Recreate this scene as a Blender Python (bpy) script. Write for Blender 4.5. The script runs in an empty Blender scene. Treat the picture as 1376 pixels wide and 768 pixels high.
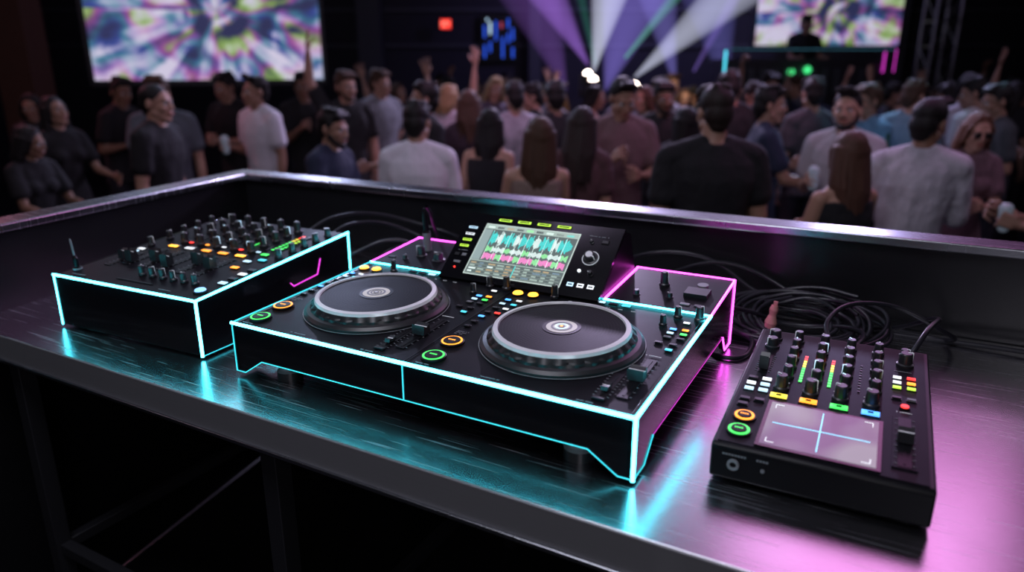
import bpy, math, random
import numpy as np
from mathutils import Matrix, Vector
random.seed(7); np.random.seed(7)
TH=math.radians(28.8)
ROOT=Matrix.Rotation(-TH,4,'Z')
TZ=0.95; FLOOR=-0.335; CAMZ=1.565
scene=bpy.context.scene
def link(o):
    scene.collection.objects.link(o); return o
# ---------------------------------------------------------------- materials
_M={}
def mat(name,col=(.5,.5,.5),rough=.5,metal=0,emit=None,es=0,bump=0,bscale=50,var=0.0,stretch=(1,1,1),coat=0,rvar=0.03,bdist=.01,spec=.5,ior=1.5):
    if name in _M: return _M[name]
    m=bpy.data.materials.new(name); m.use_nodes=True; nt=m.node_tree; N=nt.nodes; L=nt.links
    b=N['Principled BSDF']
    b.inputs['Base Color'].default_value=(*col,1); b.inputs['Roughness'].default_value=rough
    b.inputs['Metallic'].default_value=metal; b.inputs['Specular IOR Level'].default_value=spec; b.inputs['IOR'].default_value=ior
    if coat: b.inputs['Coat Weight'].default_value=coat; b.inputs['Coat Roughness'].default_value=.1
    if emit is not None:
        b.inputs['Emission Color'].default_value=(*emit,1); b.inputs['Emission Strength'].default_value=es
    tc=N.new('ShaderNodeTexCoord'); mp=N.new('ShaderNodeMapping'); mp.inputs['Scale'].default_value=stretch
    nz=N.new('ShaderNodeTexNoise'); nz.inputs['Scale'].default_value=bscale; nz.inputs['Detail'].default_value=4
    L.new(tc.outputs['Object'],mp.inputs['Vector']); L.new(mp.outputs['Vector'],nz.inputs['Vector'])
    mr=N.new('ShaderNodeMapRange'); mr.inputs['To Min'].default_value=max(0.02,rough-rvar); mr.inputs['To Max'].default_value=min(1,rough+rvar)
    L.new(nz.outputs['Fac'],mr.inputs['Value']); L.new(mr.outputs['Result'],b.inputs['Roughness'])
    if bump:
        bp=N.new('ShaderNodeBump'); bp.inputs['Strength'].default_value=bump; bp.inputs['Distance'].default_value=bdist
        L.new(nz.outputs['Fac'],bp.inputs['Height']); L.new(bp.outputs['Normal'],b.inputs['Normal'])
    if var:
        mx=N.new('ShaderNodeMix'); mx.data_type='RGBA'
        mx.inputs['A'].default_value=(*[c*(1-var) for c in col],1); mx.inputs['B'].default_value=(*[min(1,c*(1+var)) for c in col],1)
        L.new(nz.outputs['Fac'],mx.inputs['Factor']); L.new(mx.outputs['Result'],b.inputs['Base Color'])
    _M[name]=m; return m
BLK=mat('black_plastic',(.007,.007,.009),.36,spec=.35,ior=1.35)
GLS=mat('gloss_black_panel',(.006,.006,.008),.15,coat=.2,bscale=30)
TOPM=mat('matte_black_faceplate',(.010,.010,.013),.42,spec=.3,ior=1.22)
RUB=mat('black_rubber',(.018,.018,.020),.36,spec=.5)
KN=mat('knob_rubber',(.024,.024,.028),.34,spec=.6)
SIL=mat('brushed_silver',(.97,.98,1.0),.26,0,spec=1.0,ior=1.8)
VIN=mat('platter_top',(.008,.008,.010),.42,rvar=.01,spec=.3,ior=1.22)
GRV=mat('platter_groove',(.022,.022,.026),.4,spec=.3,ior=1.25)
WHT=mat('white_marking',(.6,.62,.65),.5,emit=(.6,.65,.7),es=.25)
GRY=mat('grey_marking',(.25,.26,.28),.5)
def em(name,c,s): return mat(name,tuple(min(1,k*.6) for k in c),.4,emit=c,es=s)
CY=em('cyan_neon',(.075,.82,1.0),11); CYM=em('cyan_neon_fine',(.05,.72,.85),1.2); CYT=em('cyan_neon_thin',(.05,.75,.9),.7)
MG=em('magenta_neon',(1,.075,.85),6); MGT=em('magenta_neon_thin',(.9,.06,.75),.8)
ORG=em('orange_led',(1,.32,.03),2.2); AMB=em('amber_led',(1,.42,.04),3.2); GRN=em('green_led',(.08,1,.15),1.3); YEL=em('yellow_led',(1,.8,.08),1.5)
YG=em('yellowgreen_led',(.6,1,.08),1.2)
RED=em('red_led',(1,.04,.03),2.2); BLU=em('blue_led',(.08,.35,1),2.2); LBL=em('pale_blue_led',(.55,.8,1),1.2); WLD=em('white_led',(.9,.95,1),1.1)
CYL=em('cyan_led',(.1,.8,1),1.0)
# ---------------------------------------------------------------- mesh builder
class MB:
    def __init__(s): s.v=[];s.f=[];s.m=[];s.mats=[];s.M=Matrix()
    def mi(s,m):
        if m not in s.mats: s.mats.append(m)
        return s.mats.index(m)
    def add(s,vs,fs,m):
        o=len(s.v); s.v+= [tuple(s.M@Vector(v)) for v in vs]; k=s.mi(m)
        for f in fs: s.f.append(tuple(i+o for i in f)); s.m.append(k)
    def box(s,x0,x1,y0,y1,z0,z1,m):
        s.add([(x0,y0,z0),(x1,y0,z0),(x1,y1,z0),(x0,y1,z0),(x0,y0,z1),(x1,y0,z1),(x1,y1,z1),(x0,y1,z1)],
              [(0,3,2,1),(4,5,6,7),(0,1,5,4),(1,2,6,5),(2,3,7,6),(3,0,4,7)],m)
    def lathe(s,x,y,prof,mats,seg=32,flute=None):
        n=len(prof); vs=[]
        for i,(r,z) in enumerate(prof):
            for k in range(seg):
                a=2*math.pi*k/seg; rr=r
                if flute and i in flute[0]: rr=r*(1-flute[2]*(0.5+0.5*math.cos(a*flute[1]))**3)
                vs.append((x+rr*math.cos(a),y+rr*math.sin(a),z))
        for i in range(n-1):
            mm=mats[i] if isinstance(mats,list) else mats
            s.add(vs[i*seg:(i+2)*seg],[(k,(k+1)%seg,seg+(k+1)%seg,seg+k) for k in range(seg)],mm)
        mm=mats[-1] if isinstance(mats,list) else mats
        s.add(vs[-seg:],[tuple(range(seg))],mm)
    def cyl(s,x,y,z,r,h,m,r2=None,seg=20): s.lathe(x,y,[(r,z),(r2 if r2 is not None else r,z+h)],m,seg)
    def ring(s,x,y,z,r0,r1,h,m,seg=28): 
        vs=[];
        for (r,zz) in ((r1,z),(r1,z+h),(r0,z+h),(r0,z)):
            for k in range(seg):
                a=2*math.pi*k/seg; vs.append((x+r*math.cos(a),y+r*math.sin(a),zz))
        fs=[]
        for i in range(3): fs+=[(i*seg+k,i*seg+(k+1)%seg,(i+1)*seg+(k+1)%seg,(i+1)*seg+k) for k in range(seg)]
        s.add(vs,fs,m)
    def prism(s,poly,axis,a,b,m):
        n=len(poly)
        def P(p,t): return (t,p[0],p[1]) if axis=='x' else ((p[0],t,p[1]) if axis=='y' else (p[0],p[1],t))
        s.add([P(p,a) for p in poly]+[P(p,b) for p in poly],
              [tuple(range(n)),tuple(range(2*n-1,n-1,-1))]+[(i,i+n,(i+1)%n+n,(i+1)%n) for i in range(n)],m)
    def tube(s,p,q,r,m,seg=8):
        p=Vector(p);q=Vector(q);w=(q-p); L=w.length
        if L<1e-6: return
        w/=L; a=Vector((0,0,1)) if abs(w.z)<.9 else Vector((1,0,0)); u=w.cross(a).normalized(); v=w.cross(u)
        vs=[]
        for c in (p-w*r*.5,q+w*r*.5):
            for k in range(seg):
                t=2*math.pi*k/seg; vs.append(tuple(c+u*r*math.cos(t)+v*r*math.sin(t)))
        s.add(vs,[(k,(k+1)%seg,seg+(k+1)%seg,seg+k) for k in range(seg)]+[tuple(range(seg)),tuple(range(2*seg-1,seg-1,-1))],m)
    def path(s,pts,r,m,seg=8):
        for i in range(len(pts)-1): s.tube(pts[i],pts[i+1],r,m,seg)
    def ball(s,x,y,z,r,m,seg=16):
        s.lathe(x,y,[(r*math.cos(a),z+r*math.sin(a)) for a in [math.pi*(-.48+.96*i/8) for i in range(9)]],m,seg)
    def knob(s,x,y,r=.009,h=.018,ptr=WHT,body=None,ang=None,z=0):
        body=body or KN
        s.lathe(x,y,[(r*1.15,z),(r*1.15,z+h*.18),(r*.92,z+h*.25),(r*.82,z+h*.92),(r*.7,z+h)],body,18)
        a=ang if ang is not None else random.uniform(-2.2,2.2)+math.pi/2
        M0=s.M.copy(); s.M=M0@Matrix.Translation((x,y,0))@Matrix.Rotation(a,4,'Z')
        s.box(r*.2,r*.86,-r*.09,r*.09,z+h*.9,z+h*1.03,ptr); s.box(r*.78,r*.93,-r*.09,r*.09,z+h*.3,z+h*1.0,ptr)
        s.M=M0
    def fader(s,x,y0,y1,pos,m=None,w=.016,cap=WHT,h=.016):
        s.box(x-.0022,x+.0022,y0,y1,-.001,.0012,BLK)
        s.box(x-.009,x+.009,y0-.006,y1+.006,-.001,.0006,BLK)
        for i in range(9):
            yy=y0+(y1-y0)*i/8; s.box(x-.014,x-.010,yy-.0004,yy+.0004,0,.0009,GRY); s.box(x+.010,x+.014,yy-.0004,yy+.0004,0,.0009,GRY)
        yy=y0+(y1-y0)*pos; m=m or KN
        s.prism([(yy-.011,.003),(yy-.009,h),(yy-.002,h*.8),(yy+.002,h*.8),(yy+.009,h),(yy+.011,.003)],'x',x-w/2,x+w/2,m)
        s.box(x-w/2,x+w/2,yy-.0012,yy+.0012,h*.78,h*.83,cap)
    def btn(s,x,y,w,d,m,h=.003,frame=True):
        if frame: s.box(x-w/2-.0015,x+w/2+.0015,y-d/2-.0015,y+d/2+.0015,0,.0012,BLK)
        s.box(x-w/2,x+w/2,y-d/2,y+d/2,.0005,h,m)
    def text(s,x,y,w,m=GRY,h=.0022):
        n=max(2,int(w/.0026)); 
        for i in range(n):
            if random.random()<.12: continue
            xx=x+i*.0026; hh=h*random.choice([1,1,.8]); s.box(xx,xx+.0017,y,y+hh,0,.0007,m)
    def obj(s,name,parent=None,bevel=0,ang=35,mw=None):
        me=bpy.data.meshes.new(name); me.from_pydata(s.v,[],s.f)
        for m in s.mats: me.materials.append(m)
        me.polygons.foreach_set('material_index',s.m); me.polygons.foreach_set('use_smooth',[True]*len(s.f))
        me.update(); me.set_sharp_from_angle(angle=math.radians(ang))
        o=link(bpy.data.objects.new(name,me))
        if bevel:
            b=o.modifiers.new('bevel','BEVEL'); b.width=bevel; b.segments=2; b.limit_method='ANGLE'; b.angle_limit=math.radians(40)
        if parent: o.parent=parent
        if mw is not None: o.matrix_world=mw
        return o
def empty(name,M):
    e=link(bpy.data.objects.new(name,None)); e.empty_display_size=.1; e.matrix_world=M; return e
def tframe(tx,ty,z,rot=0): 
    return Matrix.Translation(ROOT@Vector((tx,ty,z)))@Matrix.Rotation(-TH+math.radians(rot),4,'Z')
# ---------------------------------------------------------------- table + booth
def steel(name,col,rough,bump=.012,metal=1.0,scrw=1.0):
    m=bpy.data.materials.new(name); m.use_nodes=True; nt=m.node_tree; N=nt.nodes; L=nt.links; b=N['Principled BSDF']
    b.inputs['Metallic'].default_value=metal
    tc=N.new('ShaderNodeTexCoord'); mp=N.new('ShaderNodeMapping'); mp.inputs['Scale'].default_value=(4,420,420)
    L.new(tc.outputs['Object'],mp.inputs['Vector'])
    n1=N.new('ShaderNodeTexNoise'); n1.inputs['Scale'].default_value=5; n1.inputs['Detail'].default_value=2; L.new(mp.outputs['Vector'],n1.inputs['Vector'])
    n2=N.new('ShaderNodeTexNoise'); n2.inputs['Scale'].default_value=6; n2.inputs['Detail'].default_value=6; L.new(tc.outputs['Object'],n2.inputs['Vector'])
    scr=[]
    for (rot,s_,of) in ((.7,(5,420,1),0),(-.4,(4,500,1),3),(1.9,(6,380,1),9),(.15,(4,460,1),5)):
        vm=N.new('ShaderNodeMapping'); vm.inputs['Scale'].default_value=s_; vm.inputs['Rotation'].default_value=(0,0,rot); vm.inputs['Location'].default_value=(of,of,0); L.new(tc.outputs['Object'],vm.inputs['Vector'])
        vo=N.new('ShaderNodeTexNoise'); vo.inputs['Scale'].default_value=1.0; vo.inputs['Detail'].default_value=0; L.new(vm.outputs['Vector'],vo.inputs['Vector'])
        sr=N.new('ShaderNodeMapRange'); sr.inputs['From Min'].default_value=.78; sr.inputs['From Max'].default_value=.82; L.new(vo.outputs['Fac'],sr.inputs['Value']); scr.append(sr.outputs['Result'])
    acc=scr[0]
    for x in scr[1:]:
        a=N.new('ShaderNodeMath'); a.operation='MAXIMUM'; L.new(acc,a.inputs[0]); L.new(x,a.inputs[1]); acc=a.outputs[0]
    mr=N.new('ShaderNodeMapRange'); mr.inputs['From Min'].default_value=.3; mr.inputs['From Max'].default_value=.7
    mr.inputs['To Min'].default_value=rough-.015; mr.inputs['To Max'].default_value=rough+.025
    L.new(n2.outputs['Fac'],mr.inputs['Value'])
    ra=N.new('ShaderNodeMath'); ra.operation='MULTIPLY_ADD'; ra.inputs[1].default_value=.3*scrw; L.new(acc,ra.inputs[0]); L.new(mr.outputs['Result'],ra.inputs[2]); L.new(ra.outputs[0],b.inputs['Roughness'])
    mx=N.new('ShaderNodeMix'); mx.data_type='RGBA'; mx.inputs['A'].default_value=(*[c*.92 for c in col],1); mx.inputs['B'].default_value=(*[min(1,c*1.08) for c in col],1)
    L.new(n1.outputs['Fac'],mx.inputs['Factor'])
    mx2=N.new('ShaderNodeMix'); mx2.data_type='RGBA'; L.new(mx.outputs['Result'],mx2.inputs['A']); mx2.inputs['B'].default_value=(*[min(1,c*1.5) for c in col],1)
    sc_=N.new('ShaderNodeMath'); sc_.operation='MULTIPLY'; sc_.inputs[1].default_value=scrw*.8; L.new(acc,sc_.inputs[0]); L.new(sc_.outputs[0],mx2.inputs['Factor'])
    L.new(mx2.outputs['Result'],b.inputs['Base Color'])
    bp=N.new('ShaderNodeBump'); bp.inputs['Strength'].default_value=bump; bp.inputs['Distance'].default_value=.001
    L.new(n1.outputs['Fac'],bp.inputs['Height']); L.new(bp.outputs['Normal'],b.inputs['Normal'])
    return m
ST=steel('scratched_stainless_steel',(.58,.58,.62),.235,bump=.03)
ST2=steel('brushed_steel_trim',(.44,.45,.49),.26,scrw=.3)
ST3=steel('table_apron_steel',(.26,.26,.28),.36,metal=.35,scrw=.3)
LEG=mat('dark_painted_steel',(.030,.030,.036),.45,.3)
WALLB=mat('booth_wall_laminate',(.012,.012,.014),.24,bscale=8)
T=MB()
T.prism([(-2.32,.815),(1.9,.815),(1.9,1.905),(-2.235,1.905)],'z',TZ-.006,TZ,ST)
T.box(-2.1,1.9,.812,.83,TZ-.066,TZ-.0005,ST3)
T.box(-2.1,1.9,.806,.845,TZ-.070,TZ-.062,ST2)
for x in (-1.88,-1.0,-.1,.8,1.7):
    for y in (.86,1.82):
        T.box(x-.02,x+.02,y-.02,y+.02,0,TZ-.006,LEG)
    T.box(x-.015,x+.015,.86,1.82,.30,.33,LEG); T.box(x-.015,x+.015,.86,1.82,TZ-.06,TZ-.02,LEG)
T.box(-1.88,1.7,.85,.88,.30,.33,LEG); T.box(-1.88,1.7,1.80,1.83,.30,.33,LEG)
T.obj('dj_table',bevel=.002,mw=ROOT)
B=MB()
B.box(-2.27,2.4,1.91,1.96,FLOOR,1.155,WALLB); B.box(-2.30,2.4,1.893,1.985,1.155,1.178,ST2)
B.prism([(-2.27,1.96),(-2.22,1.91),(-1.90,.2),(-1.96,.2)],'z',0,1.155,WALLB)
B.prism([(-2.31,1.985),(-2.20,1.893),(-1.885,.2),(-1.98,.2)],'z',1.1551,1.1781,ST2)
B.obj('dj_booth_wall',bevel=.004,mw=ROOT)
# ---------------------------------------------------------------- dj controller
def tilt(z0,y1,z1,x0=0): return Matrix.Translation((x0,0,z0))@Matrix.Rotation(math.atan2(z1-z0,y1),4,'X')
E=empty('dj_controller',tframe(-.733,.93,TZ))
b=MB(); W=.433
b.prism([(.004,.045),(.004,.114),(.44,.137),(.64,.152),(.64,.055),(.44,.048)],'x',-W+.006,W-.006,TOPM)
fas=[(-W,.010),(-W,.115),(W,.115),(W,.010),(.408,.010),(.357,.043),(-.357,.043),(-.408,.010)]
b.prism(fas,'y',0,.012,GLS)
side=[(0,.010),(0,.115),(.44,.139),(.65,.158),(.65,.010),(.60,.010),(.57,.05),(.09,.045),(.05,.010)]
for s_ in (-1,1): b.prism(side,'x',s_*W,s_*(W-.012),GLS)
b.obj('body',E,bevel=.0015)
f=MB()
for x in (-.325,.325):
    for y in (.042,.56): f.lathe(x,y,[(.026,0),(.026,.018),(.021,.022),(.019,.048)],[RUB,GRY,GRY,RUB],24)
f.obj('feet',E)
n=MB(); r=.0035
n.tube((-W,-.001,.115),(W,-.001,.115),r,CY); n.tube((W,-.001,.115),(W,-.001,.010),r,CY); n.tube((W,0,.1155),(W,.44,.1395),r,CY)
n.tube((-W,0,.1155),(-W,.44,.1395),.0018,CYM); n.tube((-W,-.001,.115),(-W,-.001,.01),.0013,CYM)
n.path([(-W,-.001,.010),(-.408,-.001,.010),(-.357,-.001,.043),(.357,-.001,.043),(.408,-.001,.010),(W,-.001,.010)],.0010,CYM)
n.tube((0,-.001,.115),(0,-.001,.043),.0012,CYM)
n.tube((-W,.44,.140),(-.205,.44,.140),.002,CY); n.tube((.205,.44,.140),(W,.44,.140),.0025,CY)
n.path([(W+.001,0,.010),(W+.001,.05,.010),(W+.001,.09,.045)],.0010,CYM)
n.path([(W+.001,.09,.045),(W+.001,.57,.05)],.0007,MGT); n.path([(W+.001,.57,.05),(W+.001,.60,.010),(W+.001,.65,.010)],.0014,MG)
n.path([(W,.44,.1395),(W,.65,.159),(W,.652,.010)],.0026,MG)
n.tube((.205,.65,.160),(W,.65,.160),.0023,MG); n.tube((.207,.445,.143),(.207,.65,.160),.0027,MG)
n.path([(-W,.44,.1395),(-W,.65,.159)],.0018,MG); n.tube((-.207,.65,.160),(-W,.65,.160),.002,MG); n.tube((-.207,.445,.143),(-.207,.65,.160),.0015,MG)
n.obj('neon_edge_trim',E)
# decks
d=MB(); d.M=tilt(.1155,.44,.1385)
d.box(-.001,.001,0,.44,0,.0012,BLK)
for ox in (-.435,0):
    cx,cy=ox+.215,.205
    d.lathe(cx,cy,[(.153,0),(.153,.005),(.147,.010),(.140,.012)],[RUB,RUB,RUB,RUB],96)
    d.lathe(cx,cy,[(.140,.010),(.139,.017),(.136,.020),(.1300,.0255)],[RUB,RUB,RUB,RUB],120,flute=((1,2),30,.035))
    d.lathe(cx,cy,[(.1300,.0255),(.1275,.0310),(.1190,.0325),(.1178,.0290)],[SIL,SIL,SIL,VIN],120)
    for i in range(12):
        d.ring(cx,cy,.0290,.044+i*.006,.0445+i*.006,.00012,GRV,64)
    d.lathe(cx,cy,[(.036,.0290),(.036,.0298)],[BLK,BLK],48)
    lab=mat('platter_label',(.62,.60,.52),.45,emit=(.6,.58,.5),es=.22)
    d.lathe(cx,cy,[(.029,.0298),(.029,.0303)],lab,48); d.ring(cx,cy,.0302,.016,.020,.0006,GRY,40); d.ring(cx,cy,.0302,.0095,.0125,.0007,LBL if ox==0 else GRY,40)
    d.cyl(cx,cy,.0302,.006,.0009,GRY); d.cyl(cx,cy,.0302,.003,.0013,ORG if ox==0 else SIL)
    d.ring(cx,cy,0,.154,.1555,.0006,GRY,96)
    for (bx,by,m) in ((.037,.044,GRN),(.032,.112,ORG)):
        d.lathe(ox+bx,by,[(.0235,0),(.0235,.003),(.0215,.004)],BLK,32); d.ring(ox+bx,by,.0035,.0168,.0203,.0012,m,36)
        d.lathe(ox+bx,by,[(.0165,.003),(.0165,.0052),(.0155,.006)],BLK,32); 
        for i in range(4): d.box(ox+bx-.0075+i*.004,ox+bx-.0048+i*.004,by-.0018,by+.0018,.0058,.0064,m)
    for (bx,by) in ((.020,.395),(.056,.398)):
        d.cyl(ox+bx,by,0,.0135,.002,BLK); d.lathe(ox+bx,by,[(.0118,.002),(.010,.005)],AMB,24)
    for k,(bx,by,m) in enumerate([(.020,.350,BLU),(.046,.352,WLD),(.020,.325,LBL),(.046,.327,CYL),(.018,.298,GRY),(.042,.30,WLD),(.016,.27,GRY),(.038,.272,RED if ox==0 else WLD),(.016,.245,BLU),(.016,.215,GRY),(.016,.19,GRY)]):
        d.btn(ox+bx,by,.012,.0055,m if m is not GRY else KN); d.text(ox+bx-.006,by+.0058,.013)
    for (bx,by,m) in [(.385,.345,BLU),(.408,.348,ORG),(.385,.325,LBL),(.410,.327,GRN),(.385,.305,GRY),(.410,.305,KN),(.40,.385,WLD),(.378,.275,KN),(.405,.275,KN),(.405,.25,CYL)]:
        d.btn(ox+bx,by,.012,.006,m); d.text(ox+bx-.006,by+.006,.013)
    for (bx,by,rr,hh) in [(.105,.405,.008,.03),(.375,.41,.008,.024),(.418,.41,.009,.03),(.36,.36,.007,.022)]:
        d.knob(ox+bx,by,rr,hh)
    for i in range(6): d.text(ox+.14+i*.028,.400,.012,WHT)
    for i in range(5): d.btn(ox+.15+i*.028,.422,.018,.008,[KN,KN,LBL,KN,CYL][i])
    d.fader(ox+.392,.055,.195,.45,w=.028,h=.022)
    for i in range(3): d.text(ox+.012,.150+i*.006,.02+.004*i)
    d.text(ox+.375,.215,.03,WHT); d.text(ox+.15,.015,.04); d.text(ox+.33,.012,.03); d.text(ox+.02,.012,.03)
    d.btn(ox+.36,.03,.02,.006,KN)
    d.fader(ox+.36,.04,.12,.3,w=.012,h=.010)
d.obj('deck_controls',E)
p=MB(); p.M=Matrix.Translation((0,.44,.1405))@Matrix.Rotation(math.atan2(.0185,.21),4,'X')
for s_ in (-1,1):
    a,c=sorted((s_*.21,s_*(W-.004))); p.box(a,c,.004,.208,-.02,.001,TOPM)
p.knob(.30,.12,.010,.034); p.knob(.26,.05,.007,.012); p.knob(.33,.06,.007,.012)
p.box(.355,.405,.075,.115,0,.010,RUB); p.lathe(.38,.14,[(.012,0),(.012,.008)],GRY,20); p.btn(.40,.035,.02,.01,KN); p.btn(.37,.035,.02,.01,GRY)
p.knob(-.27,.07,.014,.022); p.knob(-.33,.08,.012,.03); p.knob(-.36,.05,.007,.012); p.knob(-.25,.15,.009,.02); p.btn(-.40,.05,.02,.01,KN)
p.lathe(-.345,.13,[(.011,0),(.011,.05),(.008,.056),(.007,.10),(.003,.115)],[GRY,BLK,BLK,BLK,BLK],16)
p.obj('rear_pods',E,bevel=.0008)
# screen
s=MB()
s.prism([(.415,.137),(.565,.262),(.60,.250),(.64,.152)],'x',-.2025,.2025,BLK)
s.M=Matrix.Translation((-.2025,.415,.139))@Matrix.Rotation(math.atan2(.125,.15),4,'X')
s.box(0,.405,0,.195,-.006,.006,GLS)
DX0,DX1,DY0,DY1=.062,.305,.020,.165; z=.0062
s.box(DX0-.003,DX1+.003,DY0-.003,DY1+.003,.006,z,em('display_border',(.5,.6,.55),.9))
s.box(DX0,DX1,DY0,DY1,z,z+.0003,em('display_background',(.09,.12,.115),1))
z+=.0005
def q(x0,x1,y0,y1,m): s.box(x0,x1,y0,y1,z,z+.0003,m)
hd=em('display_header',(.34,.43,.38),1); tl=em('display_teal',(.05,.70,.65),1.0); wt=em('display_white',(.75,.9,.85),1.0); pk=em('display_pink',(.95,.25,.6),1.0); gn=em('display_green',(.3,.85,.35),1.0); tn=em('display_tan',(.5,.38,.22),.8); bl=em('display_slate',(.16,.24,.30),1); dk=em('display_dark',(.02,.03,.04),1)
q(DX0,DX1,.152,.165,hd)
for i in range(9): q(DX0+.006+i*.026,DX0+.024+i*.026,.155,.161,[wt,dk,tn,dk,gn,dk,wt,dk,tl][i])
q(DX0,DX0+.022,.060,.150,em('display_side',(.25,.33,.32),1))
for i in range(78):
    x=DX0+.026+i*.00272; w_=.0018
    a=.25+.75*abs(math.sin(i*.45))*random.uniform(.5,1) if i%10 else 1
    cyc=(i//6)%3
    q(x,x+w_,.126-.021*a,.126+.021*a,tl if cyc!=1 else wt)
    a2=.3+.7*abs(math.sin(i*.62+1))*random.uniform(.5,1)
    q(x,x+w_,.093-.009*a2,.093+.010*a2,wt if cyc else gn)
    q(x,x+w_,.073-.011*a2,.077+.006*a,pk if cyc<2 else gn)
for k in range(9): q(DX0+.026+k*.024,DX0+.0272+k*.024,.062,.149,wt)
q(DX0,DX1,.0565,.059,hd)
for rI in range(4):
    y=.047-rI*.0082
    q(DX0+.003,DX1-.003,y-.0002,y+.0004,hd)
    for c in range(10):
        x=DX0+.005+c*.0236; m=random.choice([tn,hd,hd,bl,wt,bl,tn])
        q(x,x+random.uniform(.009,.020),y+.0022,y+.0058,m)
q((DX0+DX1)/2-.001,(DX0+DX1)/2+.001,.022,.056,tl)
s.M=s.M@Matrix.Translation((0,0,.006))
for i,(y,m) in enumerate([(.150,LBL),(.130,WLD),(.112,YG),(.094,YG),(.068,KN),(.046,RED)]):
    if i<4: s.btn(.028,y,.024,.006,m,h=.0022); s.box(.018,.038,y-.001,y+.001,.0022,.0025,BLK)
    elif i==4:
        s.btn(.020,y,.012,.007,KN,h=.002); s.btn(.040,y,.012,.007,GRY,h=.002)
    else: s.btn(.03,y,.018,.006,GRY,h=.002); s.cyl(.03,.03,0,.0022,.002,RED)
for i in range(4): 
    s.btn(.105+i*.052,.181,.034,.0065,YG,h=.002)
    s.box(.092+i*.052,.118+i*.052,.1795,.1825,.002,.0023,BLK)
s.ring(.352,.105,0,.0175,.0195,.0015,WHT,40); s.knob(.352,.105,.0145,.016); s.cyl(.352,.105,.016,.008,.001,SIL)
s.knob(.340,.150,.005,.006); s.btn(.372,.152,.014,.008,KN); s.cyl(.338,.068,0,.004,.003,WLD); s.knob(.366,.064,.006,.01)
s.text(.33,.165,.05); s.text(.015,.08,.03)
for i in range(3): s.btn(.330+i*.024,.030,.015,.010,[LBL,WLD,WLD][i],h=.002); s.box(.325+i*.024,.335+i*.024,.0285,.0315,.002,.0023,BLK)
s.obj('touch_screen',E,bevel=0)
# ---------------------------------------------------------------- mixer with neon edges
E2=empty('dj_mixer',tframe(-1.535,.935,TZ,3.0))
b=MB(); W=.24; D=.52; H0=.135; H1=.178
b.prism([(.004,.03),(.004,H0),(D,H1),(D,.05)],'x',-W+.006,W-.006,TOPM)
b.prism([(-W,.008),(-W,H0),(W,H0),(W,.008)],'y',0,.012,GLS)
sd=[(0,.008),(0,H0),(D,H1+.001),(D,.06),(.14,.045),(.09,.008)]
for s_ in (-1,1): b.prism(sd,'x',s_*W,s_*(W-.01),GLS)
for x in (-.19,.19):
    for y in (.06,.46): b.cyl(x,y,0,.02,.05,RUB)
b.obj('mixer_body',E2,bevel=.0015)
n=MB()
n.tube((-W,-.001,H0),(W,-.001,H0),.0034,CY); n.tube((W,-.001,H0),(W,-.001,.008),.0034,CY); n.tube((W,0,H0+.0005),(W,D,H1+.0015),.0032,CY)
n.tube((-W,-.001,H0),(-W,-.001,.008),.002,CY); n.path([(W+.001,0,.008),(W+.001,.09,.008),(W+.001,.14,.045),(W+.001,D,.06)],.0010,CYM)
n.tube((W,D,H1),(W,D,.06),.0024,CY)
n.path([(W+.001,.285,.098),(W+.001,.295,.088),(W+.001,.385,.096),(W+.001,.400,.135)],.0012,em('magenta_neon_medium',(.95,.06,.80),1.6))
n.obj('mixer_neon_trim',E2)
c=MB(); c.M=tilt(H0+.0012,D,H1+.0012)
cols=[-.135,-.075,-.015,.045,.105]
for i,x in enumerate(cols):
    for y in (.30,.345,.39,.435,.475): c.knob(x+random.uniform(-.002,.002),y,.0105,.028 if y<.46 else .032,ptr=random.choice([WHT,WHT,LBL])); c.text(x-.008,y+.016,.016)
    c.btn(x,.262,.028,.010,[AMB,WLD,ORG,ORG,AMB][i]); c.text(x-.012,.274,.024,WHT)
    c.fader(x,.12,.235,[.15,.35,.2,.55,.4][i],w=.022,h=.032,m=KN)
    c.btn(x+.024,.30,.012,.006,[RED,ORG,WLD,RED,LBL][i])
    for k in range(8): c.btn(x+.028,.325+k*.009,.006,.005,GRN if k<5 and i in(3,) else (YEL if k<7 and i==3 else KN),h=.0015,frame=False)
for i in range(10): c.btn(.150,.33+i*.013,.010,.007,GRN if i<6 else (YEL if i<8 else RED),h=.0015)
for i in range(10): c.btn(.168,.33+i*.013,.010,.007,GRN if i<5 else (YG if i<7 else KN),h=.0015)
for y in (.29,.34,.385,.43,.48): c.knob(.205,y,.009,.022)
for y in (.25,.31,.36,.41,.46): c.knob(-.205,y,.009,.024)
c.fader(-.175,.10,.19,.5,w=.018,h=.026)
for i,(x,y,m) in enumerate([(.16,.29,GRN),(.185,.255,CYL),(.155,.235,LBL),(.16,.19,ORG),(-.2,.215,WLD),(-.2,.195,LBL),(-.205,.17,KN)]): c.btn(x,y,.02,.010,m)
for i in range(4): c.btn(.215,.10+i*.03,.02,.012,[LBL,KN,WLD,KN][i])
for i in range(6): c.knob(-.02+i*.035,.075,.008,.024)
c.box(-.06,.06,.035,.039,0,.001,BLK); c.text(-.2,.02,.05); c.text(.1,.02,.04)
c.cyl(.205,.045,0,.016,.003,BLK); c.lathe(.205,.045,[(.0125,.003),(.011,.006)],em('pale_blue_pad',(.25,.55,1),1.6),24)
c.lathe(-.215,.045,[(.011,0),(.011,.005),(.006,.007),(.006,.028),(.0025,.036),(.0025,.072),(.0015,.078)],[GRY,BLK,BLK,BLK,GRY,GRY],14)
c.obj('mixer_controls',E2)
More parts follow.
